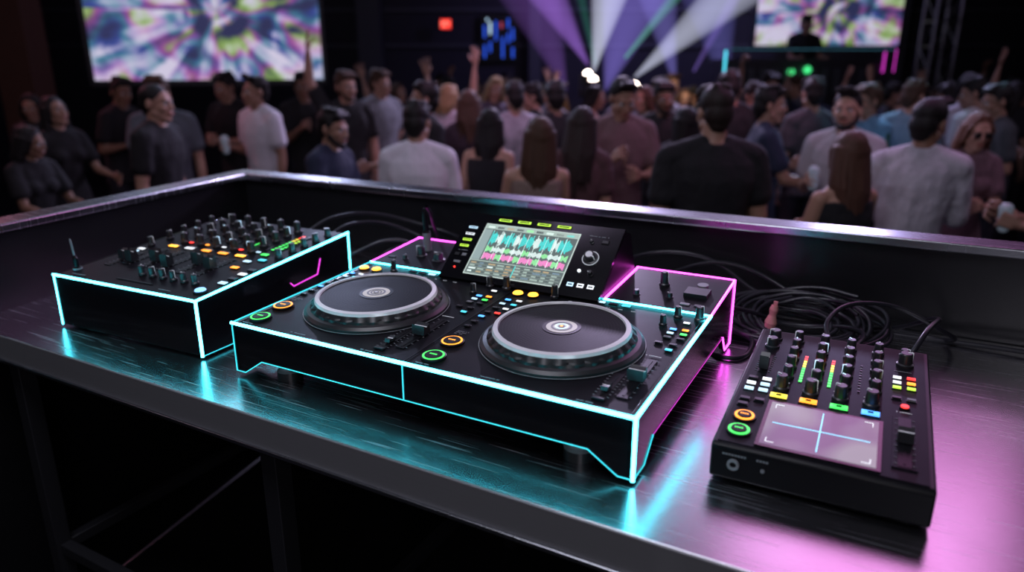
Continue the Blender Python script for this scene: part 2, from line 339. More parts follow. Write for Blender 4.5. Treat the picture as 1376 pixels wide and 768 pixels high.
# ---------------------------------------------------------------- effects unit
E3=empty('effects_mixer',tframe(-.203,1.006,TZ,1.5))
b=MB(); W=.302; D=.475; H0=.066; H1=.095
b.prism([(0,.008),(-.002,H0-.006),(.004,H0),(D-.006,H1),(D,H1-.005),(D,.008)],'x',0,W,BLK)
for x in (.03,W-.03):
    for y in (.03,D-.03): b.cyl(x,y,0,.014,.01,RUB)
b.obj('unit_body',E3,bevel=.003)
b=MB(); 
b.M=Matrix.Translation((0,-.001,0))@Matrix.Rotation(math.pi/2,4,'X')
b.ring(.035,.036,0,.005,.009,.004,GRY,24); b.cyl(.035,.036,0,.005,.001,BLK); b.cyl(.078,.036,0,.0030,.002,GRY)
for i in range(8): b.box(.018+i*.0045,.0212+i*.0045,.050,.053,0,.0012,GRY)
for i in range(4): b.box(.068+i*.0045,.0712+i*.0045,.050,.053,0,.0012,GRY)
b.obj('front_sockets',E3)
c=MB(); c.M=tilt(H0+.0002,D,H1+.0002)
c.box(.008,W-.008,.008,D-.012,-.001,.0012,TOPM); c.M=c.M@Matrix.Translation((0,0,.0012))
PX0,PX1,PY0,PY1=.066,.226,.018,.155
c.box(PX0-.006,PX1+.006,PY0-.006,PY1+.006,0,.003,GLS)
pad=bpy.data.materials.new('touch_pad_glow'); pad.use_nodes=True; nt=pad.node_tree; N=nt.nodes; L=nt.links; pb=N['Principled BSDF']
tc=N.new('ShaderNodeTexCoord'); nz=N.new('ShaderNodeTexNoise'); nz.inputs['Scale'].default_value=9; nz.inputs['Detail'].default_value=1; L.new(tc.outputs['Object'],nz.inputs['Vector'])
cr=N.new('ShaderNodeValToRGB'); cr.color_ramp.elements[0].position=.38; cr.color_ramp.elements[0].color=(.13,.08,.16,1); cr.color_ramp.elements[1].position=.64; cr.color_ramp.elements[1].color=(.26,.27,.29,1)
L.new(nz.outputs['Fac'],cr.inputs['Fac']); L.new(cr.outputs['Color'],pb.inputs['Emission Color']); pb.inputs['Emission Strength'].default_value=1.0; pb.inputs['Base Color'].default_value=(.05,.05,.06,1); pb.inputs['Roughness'].default_value=.2
c.box(PX0,PX1,PY0,PY1,.003,.0036,pad)
mx,my=(PX0+PX1)/2,(PY0+PY1)/2
bc=em('pad_cross_cyan',(.25,.75,1),1.6)
c.box(PX0+.01,PX1-.01,my-.0008,my+.0008,.0036,.004,bc); c.box(mx-.0008,mx+.0008,PY0+.008,PY1-.008,.0036,.004,bc)
for sx in (0,1):
    for sy in (0,1):
        X=PX0+.008 if sx==0 else PX1-.008; Y=PY0+.008 if sy==0 else PY1-.008; dx=.012*(1 if sx==0 else -1); dy=.012*(1 if sy==0 else -1)
        c.box(min(X,X+dx),max(X,X+dx),Y-.0006,Y+.0006,.0036,.004,WLD); c.box(X-.0006,X+.0006,min(Y,Y+dy),max(Y,Y+dy),.0036,.004,WLD)
for i,(m) in enumerate([YEL,ORG,GRN,BLU]):
    x=.072+i*.047
    c.btn(x,.182,.027,.012,m,h=.004); c.box(x-.004,x+.004,.1795,.1845,.004,.0045,BLK)
    c.knob(x,.213,.0115,.028); 
    for j,y in enumerate((.262,.305,.345,.385,.425)):
        c.knob(x+.004,y,.0095,.024,ptr=random.choice([WHT,LBL])); c.text(x-.004,y+.016,.014)
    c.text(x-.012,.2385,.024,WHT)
    if i<3:
        for k in range(11): c.btn(x+.026,.255+k*.0105,.0055,.007,GRN if k<6 else (YEL if k<9 else RED),h=.0015,frame=False) if i<2 else c.btn(x+.026,.255+k*.0105,.004,.004,GRY if k%2 else KN,h=.0015,frame=False)
for (y,m,r_) in ((.045,GRN,.0175),(.092,ORG,.0165)):
    c.lathe(.032,y,[(r_+.002,0),(r_+.002,.003)],BLK,32); c.ring(.032,y,.003,r_-.005,r_-.001,.0014,m,36); c.lathe(.032,y,[(r_-.005,.003),(r_-.006,.006)],BLK,28)
    for i in range(4): c.box(.0255+i*.0034,.0279+i*.0034,y-.0016,y+.0016,.006,.0065,m)
for (x,y,m) in [(.022,.152,KN),(.045,.155,KN),(.022,.132,KN),(.022,.190,LBL),(.045,.192,LBL),(.022,.212,WLD),(.045,.214,LBL),(.022,.234,KN),(.045,.236,WLD)]: c.btn(x,y,.015,.008,m,h=.004)
c.fader(.032,.27,.34,.2,w=.016,h=.028); c.knob(.032,.385,.012,.020); c.knob(.032,.425,.012,.02)
c.knob(.262,.395,.013,.026); c.knob(.262,.44,.009,.014); c.text(.245,.365,.03)
for (x,y,m) in [(.25,.335,WLD),(.272,.337,RED),(.25,.315,WLD),(.272,.317,ORG),(.25,.295,YG),(.272,.297,YG),(.25,.255,KN),(.272,.255,GRY)]: c.btn(x,y,.013,.006,m,h=.004)
c.cyl(.262,.225,0,.008,.003,BLK); c.cyl(.262,.225,.003,.006,.002,RED); c.text(.25,.208,.024,WHT)
c.box(.245,.279,.035,.190,0,.0025,TOPM); c.M=c.M@Matrix.Translation((0,0,.0025)); c.fader(.262,.045,.18,.5,w=.022,h=.02)
c.obj('unit_controls',E3)
# ---------------------------------------------------------------- cables
CAB=mat('black_cable_rubber',(.018,.018,.024),.3)
def cables(name,splines,r=.004,m=CAB):
    cu=bpy.data.curves.new(name,'CURVE'); cu.dimensions='3D'; cu.bevel_depth=r; cu.bevel_resolution=3; cu.resolution_u=10
    for pts in splines:
        sp=cu.splines.new('BEZIER'); sp.bezier_points.add(len(pts)-1)
        for bp,pt in zip(sp.bezier_points,pts):
            bp.co=pt; bp.handle_left_type=bp.handle_right_type='AUTO'
    cu.materials.append(m); o=link(bpy.data.objects.new(name,cu)); o.matrix_world=ROOT; return o
rs=random.Random(3)
def loop(cx,cy,rx,ry,z0,turns=1.3,a0=0,n=10,lift=.03):
    out=[]
    for i in range(int(n*turns)+1):
        a=a0+2*math.pi*i/n
        out.append((cx+rx*math.cos(a)*rs.uniform(.94,1.06),cy+ry*math.sin(a)*rs.uniform(.92,1.08),z0+.006+lift*(.5+.5*math.sin(a))*rs.uniform(.7,1)))
    return out
sp=[]
for k in range(13): sp.append(loop(-.17+rs.uniform(-.035,.035),1.73+rs.uniform(-.02,.02),.09+.009*k,.050+.006*k,TZ+.003*(k%4),1.15,rs.uniform(0,6),lift=.05+.010*(k%5)))
sp+=[[(-.33,1.60,TZ+.09),(-.28,1.68,TZ+.06),(-.2,1.75,TZ+.02),(-.05,1.7,TZ+.05),(-.05,1.49,TZ+.06)],
     [(-.40,1.60,TZ+.08),(-.36,1.72,TZ+.05),(-.25,1.83,TZ+.01),(0,1.82,TZ+.02),(.10,1.70,TZ+.10),(.08,1.56,TZ+.11),(.05,1.49,TZ+.06)],
     [(-.50,1.60,TZ+.10),(-.50,1.78,TZ+.10),(-.38,1.87,TZ+.12),(-.2,1.86,TZ+.06),(-.1,1.8,TZ+.02),(.02,1.6,TZ+.03),(-.02,1.49,TZ+.06)],
     [(-.60,1.62,TZ+.09),(-.62,1.80,TZ+.12),(-.45,1.87,TZ+.13),(-.28,1.86,TZ+.05),(-.1,1.85,TZ+.01),(.3,1.84,TZ+.01),(.9,1.80,TZ+.01)],
     [(-.07,1.49,TZ+.05),(-.1,1.58,TZ+.10),(.0,1.72,TZ+.11),(.12,1.75,TZ+.06),(.14,1.84,TZ+.01),(.0,1.87,TZ+.01)],
     [(-.42,1.60,TZ+.05),(-.36,1.56,TZ+.01),(-.28,1.50,TZ+.006),(-.25,1.58,TZ+.01),(-.3,1.7,TZ+.02)]]
cables('cable_bundle',sp,.0052)
sp=[]
for k in range(7): sp.append(loop(-1.17+rs.uniform(-.05,.05),1.72+rs.uniform(-.03,.03),rs.uniform(.12,.19),rs.uniform(.06,.10),TZ,1.2,rs.uniform(0,6),lift=.10))
sp+=[[(-1.45,1.47,TZ+.12),(-1.42,1.6,TZ+.17),(-1.3,1.75,TZ+.12),(-1.15,1.72,TZ+.05),(-1.05,1.58,TZ+.10)],
     [(-1.55,1.47,TZ+.12),(-1.5,1.65,TZ+.18),(-1.3,1.85,TZ+.12),(-1.1,1.8,TZ+.08),(-1.0,1.58,TZ+.10)],
     [(-1.36,1.47,TZ+.10),(-1.25,1.6,TZ+.14),(-1.15,1.63,TZ+.10),(-1.12,1.58,TZ+.22),(-1.078,1.5,TZ+.27)]]
cables('cable_bundle',sp,.0048)
tie=MB(); pk_=mat('pink_velcro',(.55,.24,.22),.75)
tie.M=Matrix.Translation((-.225,1.655,TZ+.050))@Matrix.Rotation(.12,4,'Y')
tie.lathe(0,0,[(.012,-.012),(.014,.0),(.008,.018),(.010,.032),(.007,.042)],pk_,14); tie.box(-.004,.005,-.003,.003,.035,.052,pk_)
tie.obj('cable_tie',mw=ROOT)
# ---------------------------------------------------------------- room
FLM=mat('dark_stage_vinyl',(.010,.010,.012),.6,bump=.1,bscale=20)
DFM=mat('dance_floor_polish',(.03,.028,.035),.25,bump=.03,bscale=4)
WM=mat('dark_painted_wall',(.022,.020,.030),.8,bump=.1,bscale=12,var=.3)
CM=mat('black_ceiling',(.01,.01,.012),.9)
WD=mat('brown_wood_panel',(.12,.05,.035),.5,bump=.2,bscale=6,stretch=(8,8,1),var=.3)
PIL=mat('grey_pilaster',(.05,.05,.065),.7)
def roombox(name,x0,x1,y0,y1,z0,z1,m):
    k=MB(); k.box(x0,x1,y0,y1,z0,z1,m); return k.obj(name)
roombox('floor',-9,10,-4,14,FLOOR-.1,FLOOR,DFM)
roombox('ceiling',-9,10,-4,14,4.2,4.3,CM)
roombox('wall_back',-9,10,13.5,13.6,FLOOR,4.2,WM)
roombox('wall_left',-9,-8.9,-4,13.5,FLOOR,4.2,WM)
roombox('wall_right',9.9,10,-4,13.5,FLOOR,4.2,WM)
roombox('wall_front',-9,10,-4.1,-4,FLOOR,4.2,WM)
k=MB(); k.prism([(-2.21,1.905),(2.4,1.905),(2.4,-1.2),(-1.9,-1.2),(-1.9,.2)],'z',FLOOR,0,FLM); k.obj('stage_platform',mw=ROOT)
k=MB()
k.box(-5.95,-5.55,8.6,9.0,FLOOR,4.2,WD); k.box(-6.0,-5.5,8.55,9.05,FLOOR,FLOOR+.2,BLK); k.obj('wood_column')
k=MB()
for (a,b_) in ((-2.7,-2.3),(.3,.5),(6.6,6.9)): k.box(a,b_,13.2,13.5,FLOOR,4.2,PIL)
for z_ in (1.9,2.5): k.box(-9,10,13.42,13.5,z_,z_+.06,PIL)
k.obj('wall_pilasters')
k=MB(); k.box(-8.9,-8.85,7,9.8,1.2,2.6,em('teal_light_panel',(.02,.08,.09),1)); k.box(-8.92,-8.84,6.9,9.9,1.1,1.2,BLK); k.box(-8.92,-8.84,6.9,9.9,2.6,2.7,BLK); k.obj('wall_light_panel')
# projection screens
def screen_mat(name,cx,cz,seed,st):
    m=bpy.data.materials.new(name); m.use_nodes=True; nt=m.node_tree; N=nt.nodes; L=nt.links; b=N['Principled BSDF']; b.inputs['Roughness'].default_value=.7; b.inputs['Base Color'].default_value=(.1,.1,.1,1)
    tc=N.new('ShaderNodeTexCoord'); sx=N.new('ShaderNodeSeparateXYZ'); L.new(tc.outputs['Object'],sx.inputs[0])
    def M(op,a,b_=None):
        n=N.new('ShaderNodeMath'); n.operation=op
        for i,v in enumerate((a,b_)):
            if v is None: continue
            if isinstance(v,(int,float)): n.inputs[i].default_value=v
            else: L.new(v,n.inputs[i])
        return n.outputs[0]
    dx=M('SUBTRACT',sx.outputs['X'],cx); dz=M('SUBTRACT',sx.outputs['Z'],cz)
    ang=M('ARCTAN2',dz,dx); rad=M('SQRT',M('ADD',M('MULTIPLY',dx,dx),M('MULTIPLY',dz,dz)))
    cb=N.new('ShaderNodeCombineXYZ'); L.new(M('MULTIPLY',ang,2.0),cb.inputs[0]); L.new(M('MULTIPLY',rad,.5),cb.inputs[1]); cb.inputs[2].default_value=seed
    n1=N.new('ShaderNodeTexNoise'); n1.inputs['Scale'].default_value=2.6; n1.inputs['Detail'].default_value=2; n1.inputs['Distortion'].default_value=.2; L.new(cb.outputs[0],n1.inputs['Vector'])
    n2=N.new('ShaderNodeTexNoise'); n2.inputs['Scale'].default_value=2.3; n2.inputs['Detail'].default_value=3; n2.inputs['Distortion'].default_value=1.4; L.new(tc.outputs['Object'],n2.inputs['Vector'])
    wv=M('MULTIPLY',M('ADD',M('SINE',M('MULTIPLY',rad,20)),1.0),.5)
    far=N.new('ShaderNodeMapRange'); far.inputs['From Min'].default_value=.30; far.inputs['From Max'].default_value=.60; L.new(rad,far.inputs['Value'])
    inner=M('ADD',M('MULTIPLY',n2.outputs['Fac'],.85),M('MULTIPLY',wv,.14))
    outer=M('ADD',M('MULTIPLY',n1.outputs['Fac'],.62),M('MULTIPLY',n2.outputs['Fac'],.37))
    mxv=N.new('ShaderNodeMix'); L.new(far.outputs['Result'],mxv.inputs['Factor']); L.new(inner,mxv.inputs['A']); L.new(outer,mxv.inputs['B'])
    c2=N.new('ShaderNodeCombineXYZ'); L.new(M('MULTIPLY',ang,1.1),c2.inputs[0]); L.new(M('MULTIPLY',rad,1.0),c2.inputs[1]); c2.inputs[2].default_value=seed+7
    n3=N.new('ShaderNodeTexNoise'); n3.inputs['Scale'].default_value=2.4; n3.inputs['Detail'].default_value=1; L.new(c2.outputs[0],n3.inputs['Vector'])
    cr=N.new('ShaderNodeValToRGB'); e=cr.color_ramp.elements; e[0].position=.30; e[0].color=(.05,.10,.45,1); e[1].position=.70; e[1].color=(.35,.60,.10,1)
    for p_,c_ in ((.40,(.08,.35,.50,1)),(.47,(.34,.14,.60,1)),(.53,(.60,.14,.50,1)),(.59,(.40,.60,.12,1))):
        x=e.new(p_); x.color=c_
    L.new(n3.outputs['Fac'],cr.inputs['Fac'])
    lum=N.new('ShaderNodeValToRGB'); e=lum.color_ramp.elements; e[0].position=.36; e[0].color=(0,0,0,1); e[1].position=.62; e[1].color=(1,1,1,1)
    L.new(mxv.outputs['Result'],lum.inputs['Fac'])
    mx=N.new('ShaderNodeMix'); mx.data_type='RGBA'; mx.inputs['A'].default_value=(.03,.035,.11,1); L.new(cr.outputs['Color'],mx.inputs['B'])
    sm1=M('MULTIPLY',lum.outputs['Color'],1.6); cl=N.new('ShaderNodeClamp'); L.new(sm1,cl.inputs['Value']); L.new(cl.outputs[0],mx.inputs['Factor'])
    mx2=N.new('ShaderNodeMix'); mx2.data_type='RGBA'; L.new(mx.outputs['Result'],mx2.inputs['A']); mx2.inputs['B'].default_value=(.80,.74,.95,1)
    w_=M('SUBTRACT',M('MULTIPLY',lum.outputs['Color'],1.9),.85); cl2=N.new('ShaderNodeClamp'); L.new(w_,cl2.inputs['Value']); L.new(cl2.outputs[0],mx2.inputs['Factor'])
    L.new(mx2.outputs['Result'],b.inputs['Emission Color']); b.inputs['Emission Strength'].default_value=st
    return m
def pscreen(x,y,z0,w,h,rot,m):
    k=MB(); k.box(-w/2,w/2,0,.03,0,h,m)
    for a in ((-w/2-.05,-w/2,-.05,h+.05),(w/2,w/2+.05,-.05,h+.05)): k.box(a[0],a[1],-.02,.06,a[2],a[3],LEG)
    k.box(-w/2-.05,w/2+.05,-.02,.06,-.06,0,LEG); k.box(-w/2-.05,w/2+.05,-.02,.06,h,h+.05,LEG)
    for xx in (-w/2+.1,w/2-.1): k.tube((xx,.03,h),(xx,.03,4.2-z0),.012,LEG)
    return k.obj('projection_screen',mw=Matrix.Translation((x,y,z0))@Matrix.Rotation(rot,4,'Z'))
pscreen(-3.3,8.25,1.43,2.35,1.5,math.radians(20),screen_mat('projection_image_a',.10,.72,1.0,.75))
pscreen(5.08,12.2,1.90,2.28,1.35,math.radians(-3),screen_mat('projection_image_b',.15,.5,4.0,.7))
# exit sign
k=MB(); k.M=Matrix.Scale(.72,4); k.box(-.14,.14,0,.06,-.12,.12,BLK); k.box(-.125,.125,-.004,0,-.105,.105,em('exit_red',(1,.03,.02),1.2))
def letter(strokes,ox):
    for (a,b_,c_,d_) in strokes: k.tube((ox+a*.04,-.008,(b_-.5)*.13),(ox+c_*.04,-.008,(d_-.5)*.13),.006,em('exit_letters',(1,.35,.25),1.5),6)
letter([(0,0,0,1),(0,0,1,0),(0,.5,.8,.5),(0,1,1,1)],-.105); letter([(0,0,1,1),(0,1,1,0)],-.045); letter([(.5,0,.5,1)],.0); letter([(.5,0,.5,1),(0,1,1,1)],.06)
k.obj('exit_sign',mw=Matrix.Translation((-1.15,13.17,2.28)))
DB=em('deep_blue_led',(.03,.13,1),.8)
k=MB(); 
for i,(x,z0,z1,m) in enumerate([(0,0,.22,DB),(0,.34,.55,DB),(.10,.1,.28,DB),(.10,.40,.6,LBL),(.2,.3,.62,DB),(.32,0,.35,DB),(.42,.25,.42,DB),(.42,.5,.66,DB),(.3,.5,.60,em('dim_red',(.8,.1,.2),.6)),(.05,.62,.66,LBL),(.5,0,.18,DB),(.5,.3,.5,DB)]): k.box(x,x+.03,-.03,0,z0,z1,m)
k.box(-.06,.6,0,.03,-.06,.72,BLK); k.obj('neon_bar_sign',mw=Matrix.Translation((-.50,13.38,1.72)))
def truss(name,M,L_,w=.3,m=None):
    k=MB(); m=m or mat('aluminium_truss',(.25,.25,.28),.35,.9)
    c4=[(-w/2,-w/2),(w/2,-w/2),(w/2,w/2),(-w/2,w/2)]
    for (a,b_) in c4: k.tube((a,b_,0),(a,b_,L_),.022,m)
    n_=int(L_/w)
    for i in range(n_):
        for j in range(4):
            a=c4[j]; b_=c4[(j+1)%4]; z0=i*L_/n_; z1=(i+1)*L_/n_
            if i%2: a,b_=b_,a
            k.tube((a[0],a[1],z0),(b_[0],b_[1],z1),.011,m,6)
            k.tube((a[0],a[1],z0),(b_[0],b_[1],z0),.011,m,6)
    return k.obj(name,mw=M)
truss('lighting_truss',Matrix.Translation((6.55,11.6,FLOOR)),4.4,.36)
truss('lighting_truss',Matrix.Translation((-6,5.2,3.7))@Matrix.Rotation(math.pi/2,4,'Y'),13)
truss('lighting_truss',Matrix.Translation((-6,9.5,3.7))@Matrix.Rotation(math.pi/2,4,'Y'),13)
# far dj booth
k=MB(); bm=mat('far_booth_panel',(.03,.03,.04),.4)
k.box(2.95,5.25,10.4,11.0,FLOOR,1.62,bm); k.box(2.9,5.3,10.36,11.02,1.62,1.67,bm)
k.tube((2.95,10.36,1.78),(2.95,10.36,1.45),.013,em('cyan_tube',(.1,.8,1),1.6)); k.tube((3.0,10.36,1.80),(5.3,10.36,1.80),.005,em('booth_edge_faint',(.1,.35,.5),.35)); k.tube((5.15,10.36,1.76),(5.15,10.36,1.5),.013,MGT); k.tube((5.3,10.36,1.80),(5.3,10.36,1.5),.008,MGT)
for i in range(12): k.box(3.1+i*.17,3.2+i*.17,10.34,10.36,1.2,1.55,mat('booth_lattice',(.08,.09,.11),.4,.5))
GG=em('green_glow',(.08,1,.3),1.0)
for (xx,zz,rr) in ((4.08,1.53,.05),(3.86,1.50,.045),(4.05,1.36,.05),(4.02,1.27,.06)): k.ball(xx,10.3,zz,rr,GG); k.tube((xx,10.3,zz),(xx,10.4,zz),.01,BLK)
k.obj('far_dj_booth')
roombox('dj_riser',2.95,5.25,11.15,12.05,FLOOR,.56,bm)
k=MB(); k.lathe(2.75,5.35,[(.22,FLOOR),(.22,FLOOR+.02),(.03,FLOOR+.05),(.03,.70),(.30,.72),(.30,.74)],[BLK,BLK,BLK,BLK,PIL,PIL],28)
k.lathe(2.75,5.35,[(.07,.74),(.10,.92),(.105,.93)],em('lit_ice_bucket',(.1,.7,.9),1.0),24); k.lathe(2.77,5.35,[(.035,.80),(.035,.98),(.014,1.04),(.014,1.10)],mat('green_glass',(.02,.08,.05),.1),16)
k.obj('cocktail_table')
# ---------------------------------------------------------------- people
def cubesphere(n):
    idx={};vs=[];qs=[]
    def vid(p):
        key=tuple(round(c,5) for c in p)
        if key not in idx:
            idx[key]=len(vs); t=[math.tan(c*math.pi/4) for c in p]; v=Vector(t).normalized(); vs.append(tuple(v))
        return idx[key]
    for ax in range(3):
        for sg in (-1,1):
            for i in range(n):
                for j in range(n):
                    c=[]
                    for (a,b_) in ((i,j),(i+1,j),(i+1,j+1),(i,j+1)):
                        p=[0,0,0]; p[ax]=sg; p[(ax+1)%3]=-1+2*a/n; p[(ax+2)%3]=-1+2*b_/n; c.append(vid(p))
                    qs.append(c if sg>0 else c[::-1])
    return np.array(vs),np.array(qs)
CS6=cubesphere(6); CS4=cubesphere(4)
def cap(p,q_,r1,r2,cs=CS6,fl=1.0):
    p=Vector(p);q_=Vector(q_);w=(q_-p); w=w.normalized() if w.length>1e-6 else Vector((0,0,1))
    a=Vector((1,0,0)) if abs(w.x)<.9 else Vector((0,1,0)); x=(a-w*a.dot(w)).normalized(); y=w.cross(x)
    R=np.array([x,y,w]); V=cs[0].copy(); V[:,1]*=fl
    up=cs[0][:,2]>1e-6
    out=np.where(up[:,None],np.array(q_)+(V*r2)@R,np.array(p)+(V*r1)@R)
    return out,cs[1]
def ell(c,r,cs=CS6): return cs[0]*np.array(r)+np.array(c),cs[1]
def loft(secs,n=24):
    vs=[];fs=[]
    for (x,y,z,rx,ry) in secs:
        for k in range(n):
            a=2*math.pi*k/n; ca,sa=math.cos(a),math.sin(a); e=.85
            vs.append((x+rx*math.copysign(abs(ca)**e,ca),y+ry*math.copysign(abs(sa)**e,sa),z))
    for i in range(len(secs)-1): fs+=[(i*n+k,i*n+(k+1)%n,(i+1)*n+(k+1)%n,(i+1)*n+k) for k in range(n)]
    fs.append(tuple(range(n))[::-1]); fs.append(tuple(range((len(secs)-1)*n,len(secs)*n)))
    if secs[0][2]>secs[-1][2]: fs=[f[::-1] for f in fs]
    return np.array(vs),fs
def remesh(parts,vox,smooth=2):
    V=[];F=[];o=0
    for v,f_ in parts:
        V.append(v); F+=[tuple(int(i)+o for i in x) for x in f_]; o+=len(v)
    me=bpy.data.meshes.new('t'); me.from_pydata(np.concatenate(V).tolist(),[],F); me.update()
    ob=link(bpy.data.objects.new('t',me)); rm=ob.modifiers.new('r','REMESH'); rm.mode='VOXEL'; rm.voxel_size=vox
    if smooth: sm=ob.modifiers.new('s','SMOOTH'); sm.factor=.5; sm.iterations=smooth
    dg=bpy.context.evaluated_depsgraph_get(); ev=ob.evaluated_get(dg); m2=ev.to_mesh()
    nv=len(m2.vertices); co=np.empty(nv*3); m2.vertices.foreach_get('co',co)
    lt=np.empty(len(m2.polygons),dtype=int); m2.polygons.foreach_get('loop_total',lt)
    li=np.empty(len(m2.loops),dtype=int); m2.loops.foreach_get('vertex_index',li)
    if (lt==4).all(): Q=li.reshape(-1,4)
    else:
        st=np.concatenate([[0],np.cumsum(lt)[:-1]]); k=lt==4; Q=np.array([li[s_:s_+4] for s_ in st[k]])
    ev.to_mesh_clear(); bpy.data.objects.remove(ob); bpy.data.meshes.remove(me)
    return co.reshape(-1,3),Q
HEAD=remesh([ell((0,.012,.035),(.076,.096,.085)),ell((0,-.028,-.028),(.061,.066,.078)),ell((0,-.070,-.094),(.026,.022,.022)),
  cap((.050,-.005,-.055),(.012,-.068,-.097),.024,.020),cap((-.050,-.005,-.055),(-.012,-.068,-.097),.024,.020),
  cap((0,-.090,.018),(0,-.108,-.022),.008,.013),ell((.013,-.096,-.025),(.009,.011,.009),CS4),ell((-.013,-.096,-.025),(.009,.011,.009),CS4),
  cap((-.036,-.078,.030),(.036,-.078,.030),.013,.013),ell((.040,-.062,-.022),(.024,.024,.024)),ell((-.040,-.062,-.022),(.024,.024,.024)),
  ell((0,-.085,-.058),(.026,.016,.020)),
  ell((.080,.012,-.003),(.010,.020,.032)),ell((-.080,.012,-.003),(.010,.020,.032))],.0055,2)
def multi(lst):
    V=[];Q=[];o=0
    for v,f_ in lst: V.append(v);Q.append(np.array(f_)+o);o+=len(v)
    return np.concatenate(V),np.concatenate(Q)
LIPS=multi([cap((-.020,-.097,-.052),(.020,-.097,-.052),.0055,.0055,CS4),cap((-.017,-.098,-.062),(.017,-.098,-.062),.0065,.0065,CS4)])
EYEW=multi([ell((s_*.033,-.080,.006),(.0135,.0135,.0105),CS4) for s_ in (-1,1)])
DARKF=multi([ell((s_*.033,-.0905,.006),(.0062,.0045,.0062),CS4) for s_ in (-1,1)]+[cap((s_*.016,-.092,.026),(s_*.050,-.082,.029),.0045,.0035,CS4) for s_ in (-1,1)])
def hair(style):
    r_=random.Random(len(style)*7)
    base=[ell((0,.026,.055),(.085,.096,.086)),ell((0,.062,.0),(.074,.058,.080)),ell((0,.068,-.055),(.052,.034,.040))]
    if style=='short': P=base+[cap((-.05,-.055,.100),(.05,-.06,.102),.028,.026)]+[cap((s_*.076,-.012,.045),(s_*.078,0,.01),.013,.009) for s_ in (-1,1)]+[cap((r_.uniform(-.05,.05),r_.uniform(-.04,.08),.12),(r_.uniform(-.06,.06),r_.uniform(-.05,.09),.135),.022,.012) for _ in range(8)]
    elif style=='quiff': P=base+[cap((r_.uniform(-.05,.05),-.02,.11),(r_.uniform(-.06,.06),-.075,.125+r_.uniform(0,.02)),.026,.016) for _ in range(9)]
    elif style=='buzz': P=[ell((0,.020,.046),(.081,.096,.084)),ell((0,.058,.0),(.070,.053,.070)),ell((0,.064,-.05),(.048,.030,.035))]
    elif style=='bun': P=base+[ell((0,.12,.07),(.045,.04,.042))]
    else:
        Lg={'long':.30,'xlong':.44,'mid':.17}[style]
        P=base+[ell((0,.045,.02),(.09,.08,.10))]
        for i in range(21):
            a=math.pi*(-.14+1.28*i/20); x=.085*math.cos(a); y=.03+.066*math.sin(a); l=Lg*(.78+.32*r_.random())*(.8+.2*math.sin(a))
            mid=(x*(1.12+r_.uniform(0,.12)),y+.012+r_.uniform(-.006,.012),-.02-l*.45); P.append(cap((x,y,.04),mid,.021,.024)); P.append(cap(mid,(x*1.05+r_.uniform(-.018,.018),y+.015+r_.uniform(-.012,.012),-.02-l),.024,.005))
        P+=[cap((s_*.02,-.03,.12),(s_*.078,-.04,.03),.018,.014) for s_ in (-1,1)]+[cap((s_*.078,-.04,.03),(s_*.085,-.015,-.06),.014,.018) for s_ in (-1,1)]
    return remesh(P,.0065,1)
HAIR={k_:hair(k_) for k_ in ('short','quiff','buzz','bun','long','xlong','mid')}
def hand(curl):
    P=[cap((0,0,.02),(0,0,-.03),.024,.030,fl=.62),cap((-.020,0,-.035),(-.024,0,-.085),.020,.014,fl=.85),cap((.020,0,-.035),(.022,0,-.085),.020,.014,fl=.85),cap((0,0,-.04),(0,0,-.083),.022,.016,fl=.75)]
    fr=remesh(P,.005,1); out=[fr]
    for i,(x,l) in enumerate(((-.031,.062),(-.0105,.074),(.0105,.080),(.031,.072))):
        p=Vector((x,0,-.082)); a=0; sp=x*1.6; segs=(.42,.32,.26); rr=(.0092,.0085,.0078,.0066)
        for j,sg in enumerate(segs):
            a+=curl*(1.0,1.15,.8)[j]*(1+.08*(2-i)); q_=p+Vector((sp*sg*.5,-math.sin(a)*l*sg*1.15,-math.cos(a)*l*sg*1.15))
            out.append(cap(p,q_,rr[j],rr[j+1],CS4)); p=q_
    p=Vector((.026,-.004,-.022)); 
    for q_,r1,r2 in ((Vector((.050,-.018,-.048)),.0125,.0105),(Vector((.054,-.034,-.072)),.0105,.009),(Vector((.047,-.046,-.092)),.009,.007)):
        out.append(cap(p,q_,r1,r2,CS4)); p=q_
    return multi(out)
HANDS={'relaxed':hand(.28),'grip':hand(.95),'open':hand(.08)}
def v3(*a): return Vector(a)
ARMS={'down':(v3(.13,.03,-1),v3(.03,-.18,-1),'relaxed'),'drink':(v3(.16,.05,-1),v3(-.25,-.9,.30),'grip'),'raised':(v3(.42,-.05,.9),v3(-.02,-.12,1),'open'),
 'clasp':(v3(.12,-.28,-.9),v3(-.62,-.75,.18),'grip'),'phone':(v3(.14,-.35,-.9),v3(-.35,-.7,.55),'grip'),'forward':(v3(.15,-.45,-.9),v3(-.05,-.98,-.1),'relaxed'),'hip':(v3(.5,.15,-.85),v3(-.55,-.4,-.65),'relaxed'),'cheer':(v3(.6,-.3,.5),v3(.0,-.1,1),'grip'),'wave':(v3(.75,-.2,.35),v3(-.15,-.15,1),'open')}
def cloth(c,pat=False):
    nm='cloth_%02d_%02d_%02d%s'%(c[0]*99,c[1]*99,c[2]*99,'_print' if pat else '')
    if nm in _M: return _M[nm]
    return mat(nm,c,.85,bump=.8,bscale=8 if not pat else 13,var=.12 if not pat else .6,stretch=(1,1,.55),bdist=.05)
def skinm(c): return mat('skin_%02d_%02d'%(c[0]*99,c[1]*99),c,.5,bscale=14,var=.08)
def hairm(c): return mat('hair_%02d_%02d'%(c[0]*99,c[1]*99),c,.6,bump=.6,bscale=60,stretch=(1,1,.08),var=.4,spec=.35)
S_L=(.50,.28,.20); S_M=(.38,.21,.145); S_T=(.27,.14,.09); S_D=(.13,.07,.045)
